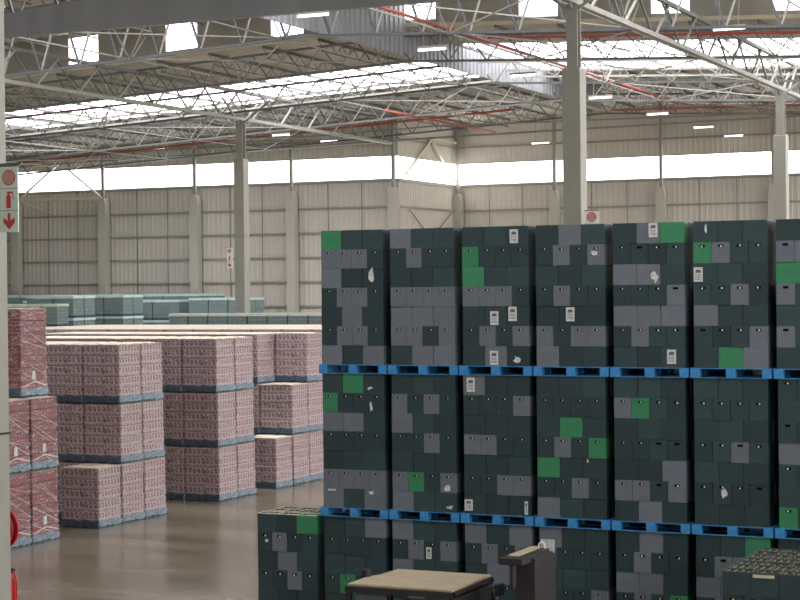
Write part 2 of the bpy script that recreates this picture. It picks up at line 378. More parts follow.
put('joint_band', MB().box(-0.365, 0.365, -0.365, 0.365, 4.33, 4.36).mesh('joint_band', M['dark_metal']), r)

wcol = MB().box(-0.25, 0.25, -0.22, 0.22, 0, 11.1)
wcol.prism([(-0.25, -0.22, 11.1), (0.25, -0.22, 11.1), (0.16, -0.22, 11.5), (-0.16, -0.22, 11.5)], (0, 0.44, 0))
wcolme = wcol.mesh('wall_column_shaft', M['wall_concrete'])
def wallcol(x, y, label):
    r = empty('wall_column', (x, y, 0)); tag(r, label, 'column', 'concrete wall columns')
    put('shaft', wcolme, r)
    put('steel_post', MB().box(-0.08, 0.08, -0.1, 0.06, 11.5, roofz(x)-0.02).mesh('post', M['steel_light']), r)
for k in range(1, 6): wallcol(XJ-6*k, YA-0.45, 'pale concrete wall column, %s left of the wall corner on the left far wall' % ORD[k-1])
for k in range(1, 6): wallcol(XJ+6*k, YB-0.45, 'pale concrete wall column, %s right of the inner corner on the right far wall' % ORD[k-1])
wallcol(XJ+0.25, YB-0.45, 'pale concrete wall column standing in the inner corner of the far walls')
wallcol(XJ, YA-0.45, 'pale concrete wall column at the jutting corner of the left far wall')

def brace(name, label, segs, m_='cream_steel', cat='brace'):
    r = empty(name, segs[0][0]); tag(r, label, cat); o = Vector(segs[0][0])
    for p, q, w_ in segs: put('brace_bar', MB().bar(Vector(p)-o, Vector(q)-o, w_).mesh('brace_bar', M[m_]), r)
brace('wall_bracing', 'cream horizontal strut with crossed braces between the two leftmost wall columns',
      [((-63.3, 84.3, 11.52), (-57.3, 84.3, 11.52), 0.16), ((-63.1, 84.4, 11.55), (-60.2, 84.4, 13.6), 0.09), ((-60.2, 84.4, 13.6), (-57.5, 84.4, 11.6), 0.09),
       ((-62.9, 84.5, 11.4), (-60.7, 84.5, 10.7), 0.05), ((-58.7, 84.5, 10.7), (-57.5, 84.5, 11.4), 0.05)])
brace('wall_bracing', 'cream inverted V brace in front of the jog window band', [((-39.1, 85.4, 12.2), (-39.1, 88.95, 14.3), 0.12), ((-39.1, 92.2, 12.2), (-39.1, 88.95, 14.3), 0.12), ((-39.1, 85, 14.35), (-39.1, 92.6, 14.35), 0.13)])
brace('wall_bracing', 'thin crossed rods on the sheeting below the jog window band', [((-39.1, 86, 10.4), (-39.1, 88.3, 9.2), 0.04), ((-39.1, 91.6, 10.4), (-39.1, 89.3, 9.2), 0.04), ((-39.1, 86.2, 9.3), (-39.1, 91.4, 6.7), 0.04)], 'steel')

# ------------------------------------------------------------ roof trusses (across), 8 m apart
TX0, TX1 = -66.3, -0.3
def truss(y, label):
    hi = y < 60; dp = 2.3 if hi else 0.94; n = 40 if hi else 44
    r = empty('roof_truss', (RX, y, roofz(RX)-1.1)); tag(r, label, 'roof truss', 'roof trusses across the hall'); o = Vector((RX, y, roofz(RX)-1.1))
    top = MB(); bot = MB()
    for xa, xb in ((TX0, RX), (RX, TX1)):
        top.bar(Vector((xa, y, roofz(xa)-1.3+dp))-o, Vector((xb, y, roofz(xb)-1.3+dp))-o, 0.09)
        bot.bar(Vector((xa, y, roofz(xa)-1.3))-o, Vector((xb, y, roofz(xb)-1.3))-o, 0.085)
    ms = M['steel_dark' if hi else 'steel']
    put('top_chord', top.mesh('top_chord', ms), r); put('bottom_chord', bot.mesh('bottom_chord', ms), r)
    dx = (TX1-TX0)/n
    for sgn in (1, -1):
        d = MB()
        if sgn > 0: d.bar((0, 0, 0), (dx/2*0.98, 0, dp), 0.06 if hi else 0.045)
        else: d.bar((0, 0, dp), (dx/2*0.98, 0, 0), 0.07 if hi else 0.045)
        me = d.mesh('web', M[('steel_light' if sgn > 0 else 'steel_dark') if hi else ('steel_light' if sgn > 0 else 'steel')])
        for k in range(n):
            x = TX0+dx*k+(0 if sgn > 0 else dx/2)
            put('web_bar', me, r, Vector((x, y, roofz(x+dx/4)-1.3))-o)
TY = [44.6, 52.6, 60.35, 68.6, 76.6, 83.6]
for i, y in enumerate(TY): truss(y, 'grey lattice truss across the hall, %s from the left far wall' % ORD[len(TY)-1-i])

# lattice purlins (along), 2.4 m apart, one per roof bay
def purlin_mesh(L):
    b = MB(); b.bar((0, 0, 0.40), (0, L, 0.40), 0.06, 0.1); b.bar((0, 0.3, 0), (0, L-0.3, 0), 0.045)
    n = int(L/1.0); s_ = L/n
    for k in range(n): b.bar((0, k*s_, 0.38), (0, (k+0.5)*s_, 0), 0.025); b.bar((0, (k+0.5)*s_, 0), (0, (k+1)*s_, 0.38), 0.025)
    return b.mesh('lattice_purlin', M['steel'])
pm = {}
edges = TY+[YB-0.1]
for i in range(len(TY)):
    L = round(edges[i+1]-edges[i]-0.14, 2)
    if L not in pm: pm[L] = purlin_mesh(L)
    for k in range(-9, 17):
        x = RX-2.4*k-1.2
        if i == 5 and x < XJ: continue
        o = put('lattice_purlin', pm[L], None, (x, edges[i]+0.07, roofz(x)-0.46+(1.5 if i < 2 else 0)))
        side = 'left' if x < RX else 'right'; nn = k+1 if k >= 0 else -k
        tag(o, 'thin lattice purlin, %s %s of the ridge, in the %s roof bay from the front' % (ORD[nn-1], side, ORD[i]), 'purlin', 'lattice purlins under the roof')

# sheeting rails crossing under the long translucent strips
for y in (67.4, 70.6, 73.2):
    for x0, x1, sd in ((-60, RX-0.1, 'left'), (RX+0.1, -2, 'right')):
        if y < 68 and sd == 'left': continue
        tag(put('strip_rail', MB().bar((0, 0, 0), (x1-x0, 0, roofz(x1)-roofz(x0)), 0.06, 0.09).mesh('strip_rail', M['steel_light']), None, (x0, y, roofz(x0)-0.56)),
            'thin steel rail under the %s translucent roof strip, %s' % (sd, {67.4: 'nearest one', 70.6: 'middle one', 73.2: 'farthest one'}[y]), 'rail', 'rails under the roof strips')

# longitudinal ties and flat cross bracing at bottom-chord level
k0 = 0
for i in range(len(TY)-1):
    for k in range(12):
        x = TX0+2.7+6*k-0.9
        if x > TX1: continue
        z_ = roofz(x)-1.3
        b = MB().bar((0, 0.05, 0), (0, TY[i+1]-TY[i]-0.05, 0), 0.045)
        b.bar((0, 0.05, 0), (0.0, 1.0, 0.9), 0.035).bar((0, TY[i+1]-TY[i]-0.05, 0), (0, TY[i+1]-TY[i]-1.0, 0.9), 0.035)
        tag(put('roof_tie', b.mesh('roof_tie', M['steel_light']), None, (x, TY[i], z_)), 'thin longitudinal tie, %s from the left end, in the %s roof bay' % (ORD[k], ORD[i]), 'tie rod', 'tie rods between the trusses')
    for k in (1, 3, 5, 7, 9):
        x = TX0+1.8+6*k; x2 = x+6
        if x < RX < x2: continue
        b = MB().bar((0, 0.06, 0.03), (6, TY[i+1]-TY[i]-0.06, roofz(x2)-roofz(x)+0.03), 0.04).bar((6, 0.06, roofz(x2)-roofz(x)-0.05), (0, TY[i+1]-TY[i]-0.06, -0.05), 0.04)
        tag(put('cross_brace', b.mesh('cross_brace', M['steel_light']), None, (x, TY[i], roofz(x)-1.3)), 'flat crossed bracing, %s from the left end, in the %s roof bay' % (ORD[k//2], ORD[i]), 'brace', 'crossed braces between the trusses')

# spine trusses (along) on the column lines
def spine(gx, label):
    yend = YB-0.75 if gx > -20 else YA-0.75
    r = empty('spine_truss', (gx, 20.6, 13.8)); tag(r, label, 'girder truss', 'girder trusses along the column lines')
    zt = roofz(gx)-0.42-13.8; L = yend-20.6
    put('bottom_chord', MB().bar((0, 0, 0), (0, L, 0), 0.2, 0.14).mesh('bottom_chord', M['steel_light']), r)
    put('top_chord', MB().bar((0, 0, zt), (0, L, zt), 0.15, 0.12).mesh('top_chord', M['steel']), r)
    n = 48; s_ = L/n
    d1 = MB().bar((0.06, 0, 0.05), (0.06, s_, zt-0.05), 0.06).mesh('web', M['steel_light']); d2 = MB().bar((-0.06, 0, zt-0.05), (-0.06, s_, 0.05), 0.06).mesh('web', M['steel'])
    for k in range(n): put('web_bar', d1 if k % 2 else d2, r, (0, k*s_, 0))
spine(GX[0], 'deep grey lattice girder running away over the two right-hand columns')
spine(GX[1], 'deep grey lattice girder running away over the left-hand column')
spine(GX[2], 'deep grey lattice girder running away near the far left wall end')

# ridge smoke curtain and the clad cross girder
b = MB()
y = 44.9; prof = []
while y < 83.2: prof += [(y, 0), (y+0.16, 0), (y+0.2, 0.04), (y+0.36, 0.04)]; y += 0.4
for (yy, o_) in prof: b.v += [(RX+o_, yy, 14.9), (RX+o_, yy, 15.95 if yy > YS-0.2 else 17.4)]
nn = len(prof)
for i in range(nn-1): b.f.append((2*i, 2*i+2, 2*i+3, 2*i+1)); b.mi.append(0)
b.box(RX-0.03, RX-0.01, YS, 83.2, 14.9, 15.95); b.box(RX-0.03, RX-0.01, 44.9, YS-0.2, 14.9, 17.4)
tag(put('smoke_curtain', b.mesh('smoke_curtain', M['curtain'])), 'galvanised ribbed sheet curtain hanging along the roof ridge', 'smoke curtain')
b = MB()
b.prism([(-52, 44.3, 14.05), (RX, 44.3, 14.05), (-18, 44.3, 14.05), (-18, 44.3, 14.5), (RX, 44.3, 15.25), (-33.8, 44.3, 14.72), (-52, 44.3, 14.2)], (0, 0.2, 0))
tag(put('clad_girder', b.mesh('clad_girder', M['curtain'])), 'dull grey sheet clad beam crossing the top left of the hall', 'beam')

# pipes
def pipe(name, pts, r_, m_, label, cat='pipe'):
    b = MB()
    for p, q in zip(pts[:-1], pts[1:]): b.tube(p, q, r_, 8)
    return tag(put(name, b.mesh(name, M[m_])), label, cat)
pipe('sprinkler_pipe', [(-23.05, 46, 14.78), (-23.05, 84.95, 14.78)], 0.055, 'red_pipe', 'red sprinkler main running away under the right roof slope')
pipe('sprinkler_pipe', [(-34.4, 73, 14.3), (-34.4, 86.5, 14.3)], 0.055, 'red_pipe', 'short red sprinkler main far back left of the ridge')
pipe('sprinkler_pipe', [(-64, 80.6, roofz(-64)-1.0), (-31, 80.6, roofz(-31)-1.0)], 0.055, 'red_pipe', 'long red sprinkler pipe along the slope before the left far wall')
pipe('sprinkler_pipe', [(-26, 80.2, 14.5), (-6, 80.2, 14.0)], 0.04, 'red_pipe', 'thin red sprinkler pipe along the right slope far back')
pipe('sprinkler_pipe', [(-22.9, 57, 14.86), (-12, 57, 14.3)], 0.05, 'red_pipe', 'thin red branch pipe near the middle of the right slope')
pipe('sprinkler_pipe', [(-62, 66.8, roofz(-62)-0.62), (-46, 66.8, roofz(-46)-0.62)], 0.04, 'red_pipe', 'red branch pipe in front of the left skylight')
pipe('cable_tray', [(-66, 83.9, 12.75+0.6), (-36, 83.9, 13.95), (-5, 84, 14.3)], 0.05, 'steel_light', 'long pale cable run strung in front of the far walls, lower one', 'cable run')
pipe('cable_tray', [(-60, 82.0, 13.6), (-36, 82.0, 14.35), (-5, 82, 14.0)], 0.04, 'steel_light', 'long pale cable run strung in front of the far walls, upper one', 'cable run')

# batten lights
lb = MB().box(-0.5, 0.5, -0.05, 0.05, 0.04, 0.11).mesh('lamp_body', M['steel_light'])
lt = MB().tube((-0.48, 0, 0), (0.48, 0, 0), 0.04, 10).mesh('lamp_tube', M['lamp'])
def lamp(x, y, label):
    r = empty('batten_light', (x, y, 14.0)); tag(r, label, 'ceiling light', 'batten lights under the roof'); put('lamp_body', lb, r); put('lamp_tube', lt, r)
    zt_ = roofz(x)+(1.5 if y < YS-0.1 else 0)-14.0
    put('hanger_rod', MB().box(-0.3, -0.285, -0.008, 0.008, 0.1, zt_).box(0.285, 0.3, -0.008, 0.008, 0.1, zt_).mesh('rod', M['steel_light']), r)
for i, y in enumerate((44.62, 52.9, 61.1, 70.0, 78.1, 85.9, 91.8)): lamp(-23.2, y, 'lit white batten light, %s from the front in the row right of the ridge' % ORD[i])
lamp(-53, 83.3, 'lit white batten light nearest the left edge, before the left far wall')
lamp(-42.9, 78.9, 'lit white batten light just right of the left column top')
lamp(-42.6, 83.6, 'lit white batten light before the left far wall, near its jutting corner')
lamp(-33.5, 90.8, 'lit white batten light in front of the right far wall near the inner corner')
lamp(-13.5, 53.0, 'lit white batten light high at the top right, right of the front column')
lamp(-13.3, 61.5, 'lit white batten light at the far right in front of the skylight')

# ------------------------------------------------------------ signs
def disc(b, c, r_, y, n=20, th=0.004, mi=0, hole=0):
    b.tube((c[0], y, c[1]), (c[0], y-th, c[1]), r_, n, mi)
def fire_sign(x0, z1, y, wd, hp, label, mboard, panels=3, two=False):
    r = empty('fire_sign', (x0, y, z1-panels*hp)); tag(r, label, 'sign')
    put('board', MB().box(0, wd, 0, 0.02, 0, panels*hp).mesh('board', mboard, 0.003), r)
    c = wd/2; s_ = wd
    def reel(z):
        b = MB(); disc(b, (c, z), 0.36*s_, 0, 24); put('hose_reel_mark', b.mesh('mark', M['sign_red']), r)
        b = MB()
        for k, rr in enumerate((0.27, 0.17, 0.08)):
            for i in range(20):
                t0, t1 = 2*math.pi*i/20, 2*math.pi*(i+1)/20
                b.bar((c+rr*s_*math.cos(t0), -0.006, z+rr*s_*math.sin(t0)), (c+rr*s_*math.cos(t1), -0.006, z+rr*s_*math.sin(t1)), 0.004, 0.03*s_)
        put('hose_ring_mark', b.mesh('rings', mboard), r)
    def exting(z):
        b = MB(); b.box(c-0.14*s_, c+0.1*s_, -0.006, 0, z-0.4*s_, z+0.18*s_); b.box(c-0.07*s_, c+0.03*s_, -0.006, 0, z+0.18*s_, z+0.3*s_)
        b.box(c-0.1*s_, c+0.22*s_, -0.006, 0, z+0.28*s_, z+0.36*s_); b.bar((c+0.2*s_, -0.003, z+0.32*s_), (c+0.26*s_, -0.003, z), 0.006, 0.05*s_)
        put('extinguisher_mark', b.mesh('mark', M['sign_red']), r)
    def arrow(z):
        b = MB(); b.prism([(c-0.07*s_, 0, z+0.38*s_), (c+0.07*s_, 0, z+0.38*s_), (c+0.07*s_, 0, z+0.02*s_), (c+0.3*s_, 0, z+0.16*s_), (c+0.3*s_, 0, z-0.06*s_), (c, 0, z-0.38*s_),
                              (c-0.3*s_, 0, z-0.06*s_), (c-0.3*s_, 0, z+0.16*s_), (c-0.07*s_, 0, z+0.02*s_)], (0, -0.006, 0))
        put('arrow_mark', b.mesh('mark', M['sign_red']), r)
    reel((panels-0.5)*hp); exting((panels-1.5)*hp); arrow((panels-2.5)*hp)
    b = MB()
    for k in range(1, panels): b.box(0, wd, -0.004, 0, k*hp-0.004, k*hp+0.004)
    b.box(-0.02, wd+0.02, -0.005, 0.025, panels*hp, panels*hp+0.02)
    put('divider', b.mesh('divider', M['steel']), r)
fire_sign(-15.47, 8.10, 20.28, 0.30, 0.303, 'pale green sign with red hose reel, extinguisher and arrow, beside the near column', M['sign'])
put('bracket', None)
bpy.data.objects.remove(bpy.data.objects['bracket'])
fire_sign(-39.79, 8.15, 68.1, 0.28, 0.303, 'small distant fire sign with red symbols on the left-hand column', M['sign_w'])
fire_sign(-15.1, 8.28, 44.2, 0.36, 0.32, 'white fire sign with red disc peeking above the crates beside the front column', M['sign_w'])
tag(put('sign_bracket', MB().box(-15.86, -15.12, 20.29, 20.32, 8.12, 8.15).mesh('b', M['steel'])), 'thin dark bracket bar holding the green sign to the near column', 'bracket')

# fire hose reel and extinguisher on the far side of the near column
r = empty('hose_reel', (-16.19, 21.0, 2.93)); tag(r, 'red hose reel behind the near column, upper of the two red things', 'hose reel')
b = MB(); b.tube((0, 0.0, 0), (0, 0.03, 0), 0.31, 28); b.tube((0, 0.13, 0), (0, 0.16, 0), 0.31, 28); put('side_disc', b.mesh('side_disc', M['hose_red'], 0.004), r)
put('hose_coil', MB().tube((0, 0.03, 0), (0, 0.13, 0), 0.26, 24).mesh('hose_coil', M['black']), r)
r = empty('fire_extinguisher', (-15.96, 21.02, 1.66)); tag(r, 'red fire extinguisher with black hose behind the near column, lower one', 'fire extinguisher')
b = MB().tube((0, 0, 0), (0, 0, 0.55), 0.085, 20); b.tube((0, 0, 0.55), (0, 0, 0.64), 0.085, 20, 0, 0.03); put('cylinder', b.mesh('cylinder', M['hose_red']), r)
put('valve', MB().tube((0, 0, 0.64), (0, 0, 0.7), 0.025, 10).box(-0.02, 0.1, -0.015, 0.015, 0.69, 0.72).mesh('valve', M['black']), r)
b = MB(); pts = [(0.03, 0, 0.67), (0.1, 0, 0.66), (0.13, 0, 0.55), (0.13, 0, 0.3), (0.1, 0, 0.15)]
for p, q in zip(pts[:-1], pts[1:]): b.tube(p, q, 0.014, 8)
put('hose', b.mesh('hose', M['hose_red']), r)

# ------------------------------------------------------------ beer crates
X0, Y0, PW, PITCH = -14.4718, 28.04, 1.2, 1.3413
CH, TH = 0.3357, 2.5114
PAL = TH-7*CH
def crate_mesh(L, D, m_, end):
    # a bottle crate: body with stacking lip, side ribs and hand holes on its short ends
    b = MB(); g = 0.003; h = CH-0.0008
    x0, x1, y0, y1 = g, L-g, g, D-g
    b.box(x0, x1, y0, y1, 0, h*0.93)
    b.box(x0+0.004, x1-0.004, y0+0.004, y1-0.004, h*0.93, h)
    # corner ribs
    for (xa, ya) in ((x0, y0), (x1-0.018, y0)): b.box(xa, xa+0.018, y0-0.003, y0+0.01, 0.01, h*0.93)
    return b.mesh('beer_crate', m_)
NM = {'D': 'dark green', 'G': 'grey', 'E': 'bright green'}
CM = {}
for c in 'DGE':
    CM[c, 0] = crate_mesh(0.4, 0.3, M['crate'+c], False); CM[c, 1] = crate_mesh(0.3, 0.4, M['crate'+c], True)
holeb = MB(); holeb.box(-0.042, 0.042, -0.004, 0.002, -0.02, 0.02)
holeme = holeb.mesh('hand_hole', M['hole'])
gl = MB(); gl.tube((0, -0.009, -0.004), (0, -0.004, -0.004), 0.015, 10); glm = gl.mesh('bottle_glint', M['glint'])  # pale disc paints the glint of a bottle inside the hand hole
T1 = ['EDD GGGD GDD DGGD DGD DGGD GDG', 'GDD DGDD DDD GGGG GGG GGDG DGG', 'DDD EDDD EDD GGGD DDD DGDG DGD', 'DGD DGDG DDD DGDD DDD GDGG GDD',
      'DGE DDDD GGD DDDG GGG DGDD DDD', 'DDD EGDD DDD DDGD GDD DDDG DEG', 'D.. GG.. E.. GD.. D.. GD.. D..']
T2 = ['DED EDDD GGD DDDD DDD GGGG GDG', 'DDD GDGD GDD DDGD DDD GEDG GDD', 'GDD DDDG DDD GGDD DDD DDGG DDD', 'DDD DDDD DED DGDE EDD DDGD GDD',
      'DDD GEDD DDD DDDD DDG GGDG DGD', 'DDD DDDD DDD DDGD DDD DDDD DDD', 'D... D.. D... G.. D... D.. E...']
T3 = ['DDG DDDD DDD DEDD DDD', 'GDD DGDG GDD DGDD DDD', 'GDG DGDG DGG DGDD DDD', 'GDD GDDD DDD DDDG DDD', 'DGD DGDD GGD DGDE DDD', 'DDE DGGD GGD DGDD DDD', 'D.. DD.. D.. DD.. D..']
LS = 'DDE DGDD DGD DDGD DDD'
tiername = ['top tier', 'middle tier', 'bottom tier']
crates = []    # (size, colour, end, x, y, z, label)
def load(rows, x, y, ztop, stackname):
    for ri, row in enumerate(rows.split()):
        n = len(row); end = (n == 4); wd = PW/n
        for i, c in enumerate(row):
            if c == '.': continue
            z = ztop-(ri+1)*CH
            lab = '%s crate, %s from left in row %s from top, %s' % (NM[c], ORD[i], ['one', 'two', 'three', 'four', 'five', 'six', 'seven'][ri], stackname)
            cx = x+i*wd; depth = math.cos(yaw)*y-math.sin(yaw)*cx
            crates.append((wd*CH/depth**2, c, end, cx, y, z, lab, ri, i))
TOP = 7.3732
for t, T in enumerate((T1, T2, T3)):
    for k, rows in enumerate(T):
        load(rows, X0+k*PITCH+random.uniform(-0.012, 0.012), Y0, TOP-t*TH, '%s load of %s stack' % (['top', 'middle', 'bottom'][t], ORD[k]))
LX = X0-PITCH
load(LS, LX, Y0, 7*CH, 'low stack at the left')
FRX, FRY = -6.45, 24.64
load('DDD DDDD DDD', FRX, FRY, 7*CH, 'open stack bottom right')
top_extra = []
crates.sort(key=lambda a: -a[0] if 'stack at' not in a[6] and 'open' not in a[6] else -9)
ROOTS = {}
rest = MB()
for n_, (s_, c, end, x, y, z, lab, ri, i) in enumerate(crates):
    wd, dp = (0.3, 0.4) if end else (0.4, 0.3)
    jx, jy = random.uniform(-0.002, 0.002), random.uniform(-0.006, 0.006)
    if n_ < 300:
        o = put('beer_crate', CM[c, 1 if end else 0], None, (x+jx, y+jy, z)); tag(o, lab, 'crate', 'beer crates in the stacks')
        if end:
            h_ = put('hand_hole', holeme, o, (0.15, 0, CH-0.062))
            if random.random() < 0.85: put('bottle_glint', glm, h_, (random.choice((-0.006, 0.008, 0.016)), 0, random.uniform(-0.004, 0.004)))
    else:
        mi = 'DGE'.index(c)
        rest.box(x+0.003, x+wd-0.003, y, y+dp, z, z+CH-0.0008, mi)
        if end:
            rest.box(x+0.114, x+0.186, y-0.004, y+0.002, z+CH-0.079, z+CH-0.045, 3); rest.box(x+0.15, x+0.17, y-0.007, y-0.004, z+CH-0.072, z+CH-0.052, 4)  # same painted bottle glint on the merged crates
# crates behind the front faces (only slivers show between the stacks)
for t in range(3):
    for k in range(7):
        x = X0+k*PITCH
        for r_ in range(7):
            z = TOP-t*TH-(r_+1)*CH; end = (r_ % 2 == 1) != (k == 6 and t == 1)
            ya = Y0+(0.41 if end else 0.31); yb = Y0+1.0; cuts = [ya, ya+0.3, yb] if end else [ya, ya+0.4, yb]
            for a_, b_ in zip(cuts[:-1], cuts[1:]): rest.box(x+0.004, x+PW-0.004, a_+0.003, b_-0.003, z, z+CH-0.0008, random.choice((0, 0, 0, 1)))
        if k == 6:
            for r_ in range(7):
                z = TOP-t*TH-(r_+1)*CH; rest.box(x+((0.31, 0.41) if t == 1 else (0.41, 0.61))[r_ % 2], x+PW, Y0, Y0+0.3, z, z+CH-0.0008, 0)
    if t == 2:
        for k in range(7):
            for r_ in (5, 6):
                rest.box(X0+k*PITCH, X0+k*PITCH+PW, Y0, Y0+0.3, TOP-2*TH-(r_+1)*CH, TOP-2*TH-r_*CH-0.004, 0)
for k in range(8):      # second row of stacks behind, six crates to a load
    for t in range(3):
        for r_ in range(6):
            x = X0+(k-0.5)*PITCH+0.15; z = t*(6*CH+PAL)+(PAL if t else 0)-(0 if t else 0)+r_*CH-(0 if t == 0 else PAL)
            z = t*(6*CH+PAL)+r_*CH
            if k == 0: continue
            rest.box(x, x+PW, Y0+1.12, Y0+1.5, z, z+CH-0.0008, random.choice((0, 0, 1))); rest.box(x, x+PW, Y0+1.5, Y0+2.1, z, z+CH-0.0008, 0)
        if k and t: rest.box(x, x+PW, Y0+1.14, Y0+2.1, t*(6*CH+PAL)-0.03, t*(6*CH+PAL)-0.001, 5); [rest.box(x+q, x+q+0.14, Y0+1.14, Y0+2.1, t*(6*CH+PAL)-PAL, t*(6*CH+PAL)-0.03, 5) for q in (0, 0.53, 1.06)]
for r_ in range(7):     # low stack body, behind its front row; the lowest rows whole
    z = 7*CH-(r_+1)*CH
    if r_ > 0: rest.box(LX, LX+PW, Y0+(0.42 if r_ < 5 else 0), Y0+1.0, z, z+CH-0.0008, 0)
    if r_ > 0: rest.box(FRX, FRX+PW*1.0, FRY+(0.42 if r_ < 3 else 0), FRY+2.3, z, z+CH-0.0008, 0)
    if r_ > 0: rest.box(FRX+1.28, FRX+2.48, FRY, FRY+2.3, z, z+CH-0.0008, 0)
o = put('beer_crates', rest.mesh('beer_crates', [M['crateD'], M['crateG'], M['crateE'], M['hole'], M['glint'], M['blue']]))
tag(o, 'rest of the stacked dark green and grey beer crates, behind and at the bottom', 'crates', kind='stuff')

# open crates on the two low stacks: pale edges, dividers, and bottle caps
def open_top(L, D, m_, rim):
    b = MB(); t = 0.008; h = CH-0.004; g = 0.003
    for a in ((g, L-g, g, g+t), (g, L-g, D-g-t, D-g), (g, g+t, g+t, D-g-t), (L-g-t, L-g, g+t, D-g-t)):
        b.box(a[0], a[1], a[2], a[3], 0.0, h-0.012, 0); b.box(a[0], a[1], a[2], a[3], h-0.012, h, 1)
    b.box(g+t, L-g-t, g+t, D-g-t, 0, 0.02, 0)
    nx, ny = (4, 3) if L > D else (3, 4)
    for k in range(1, nx): x = g+(L-2*g)*k/nx; b.box(x-0.004, x+0.004, g+t, D-g-t, 0.1, h-0.02, 1)
    for k in range(1, ny): y = g+(D-2*g)*k/ny; b.box(g+t, L-g-t, y-0.004, y+0.004, 0.1, h-0.02, 1)
    return b.mesh('open_crate', [m_, rim])
OD = open_top(0.4, 0.3, M['crateD'], M['rimD'])
M['rimDark'] = mat('dull_divider_plastic', srgb(74, 82, 76), 0.6, 0, 0.2, 12)
OD2 = open_top(0.3, 0.4, M['crateD'], M['rimD']); OF = open_top(0.4, 0.3, M['crateD'], M['rimDark']); OF2 = open_top(0.3, 0.4, M['crateD'], M['rimDark'])
bt = MB(); bt.tube((0, 0, 0), (0, 0, 0.17), 0.032, 10); bt.tube((0, 0, 0.17), (0, 0, 0.22), 0.032, 10, 0, 0.014); bt.tube((0, 0, 0.22), (0, 0, 0.285), 0.014, 8)
M['brown_glass'] = mat('brown_glass', srgb(60, 42, 26), 0.15, 0, 0.1, 3)
btm = bt.mesh('bottle', M['brown_glass'])
cap = MB().tube((0, 0, 0.285), (0, 0, 0.3), 0.0165, 12).mesh('bottle_cap', M['cap'])
def bottles(x, y, z, nx, ny, label, group):
    for a in range(nx):
        for c in range(ny):
            if random.random() < 0.12: continue
            o = put('beer_bottle', btm, None, (x+(0.4 if nx == 4 else 0.3)*(a+0.5)/nx, y+(0.3 if ny == 3 else 0.4)*(c+0.5)/ny, z+0.021))
            tag(o, label, 'bottle', group); put('bottle_cap', cap, o)
z = 6*CH
for a, (yy, n) in enumerate(((Y0+0.30, 4), (Y0+0.70, 3))):
    for i in range(n):
        me = OD2 if n == 4 else OD; x = LX+i*PW/n
        o = put('open_crate', me, None, (x, yy, z)); tag(o, 'open pale-edged crate, %s from left, %s row back, low left stack' % (ORD[i], ORD[a]), 'crate', 'open crates on the low left stack')
for j, (yy, n) in enumerate(((0.30, 4), (0.70, 3), (1.05, 3), (1.35, 4), (1.75, 3), (2.05, 3))):
    for sx in (0, 1):
        for i in range(n):
            x = FRX+sx*1.28+i*PW/n
            if x > -5.1: continue
            o = put('open_crate', OF2 if n == 4 else OF, None, (x, FRY+yy, z))
            tag(o, 'open bottle crate, %s from left, %s row back, bottom right stack' % (ORD[i+n*sx], ORD[j]), 'crate', 'open crates on the bottom right stack')
            bottles(x, FRY+yy, z, 3 if n == 4 else 4, 4 if n == 4 else 3, 'capped bottle in open crate %s from left, %s row back, bottom right stack' % (ORD[i+n*sx], ORD[j]), 'bottles in the bottom right crates')
# front row of those two stacks is open as well
def reopen(prefix, dark):
    for o in [o for o in COL.objects if o.name.startswith('beer_crate') and o.get('label', '').endswith(prefix) and 'row one' in o['label']]:
        c = 'E' if o['label'].startswith('bright') else 'D'
        o.data = open_top(0.4, 0.3, M['crate'+c], M['rimDark' if dark else 'rimD']); o.name = 'open_crate'
        if dark: bottles(o.location.x, o.location.y, o.location.z, 4, 3, 'capped bottle in %s open front crate of the bottom right stack' % ORD[int(round((o.location.x-FRX)/0.4))], 'bottles in the bottom right crates')
reopen('low stack at the left', False); reopen('open stack bottom right', True)
ex = OF
for i in range(1):
    x = FRX+1.28
    o = put('open_crate', OF, None, (x, FRY, z)); tag(o, 'open dark crate at the right edge, front of the bottom right stack', 'crate')
    bottles(x, FRY, z, 4, 3, 'capped bottle in the open crate cut by the right picture edge', 'bottles in the bottom right crates')

# blue timber pallets
pt = MB()
for k in range(5): pt.box(-0.055, 1.255, 0.01+k*0.2, 0.18+k*0.2, PAL-0.014, PAL-0.001)
for x in (-0.055, 0.525, 1.105): pt.box(x, x+0.15, 0, 1.0, PAL-0.024, PAL-0.014)
ptop = pt.mesh('pallet_deck', M['blue'])
pbm = MB().box(0, 0.15, 0, 0.15, 0.014, PAL-0.024).mesh('pallet_block', M['blue'])
pbo = MB()
for yy in (0.0, 0.45, 0.92): pbo.box(-0.055, 1.255, yy, yy+0.05, 0.001, 0.012)
pbot = pbo.mesh('pallet_skid', M['blue'])
def blue_pallet(x, y, z, label):
    r = empty('blue_pallet', (x, y, z)); tag(r, label, 'pallet', 'blue pallets under the crates')
    put('deck', ptop, r); put('skid', pbot, r)
    for bx in (-0.055, 0.525, 1.105):
        for by in (0, 0.43, 0.85): put('block', pbm, r, (bx, by, 0))
    return r
for t in range(2):
    for k in range(7):
        blue_pallet(X0+k*PITCH, Y0-0.02, TOP-(t+1)*TH, 'blue timber pallet under the %s load of the %s crate stack' % (['top', 'middle'][t], ORD[k]))

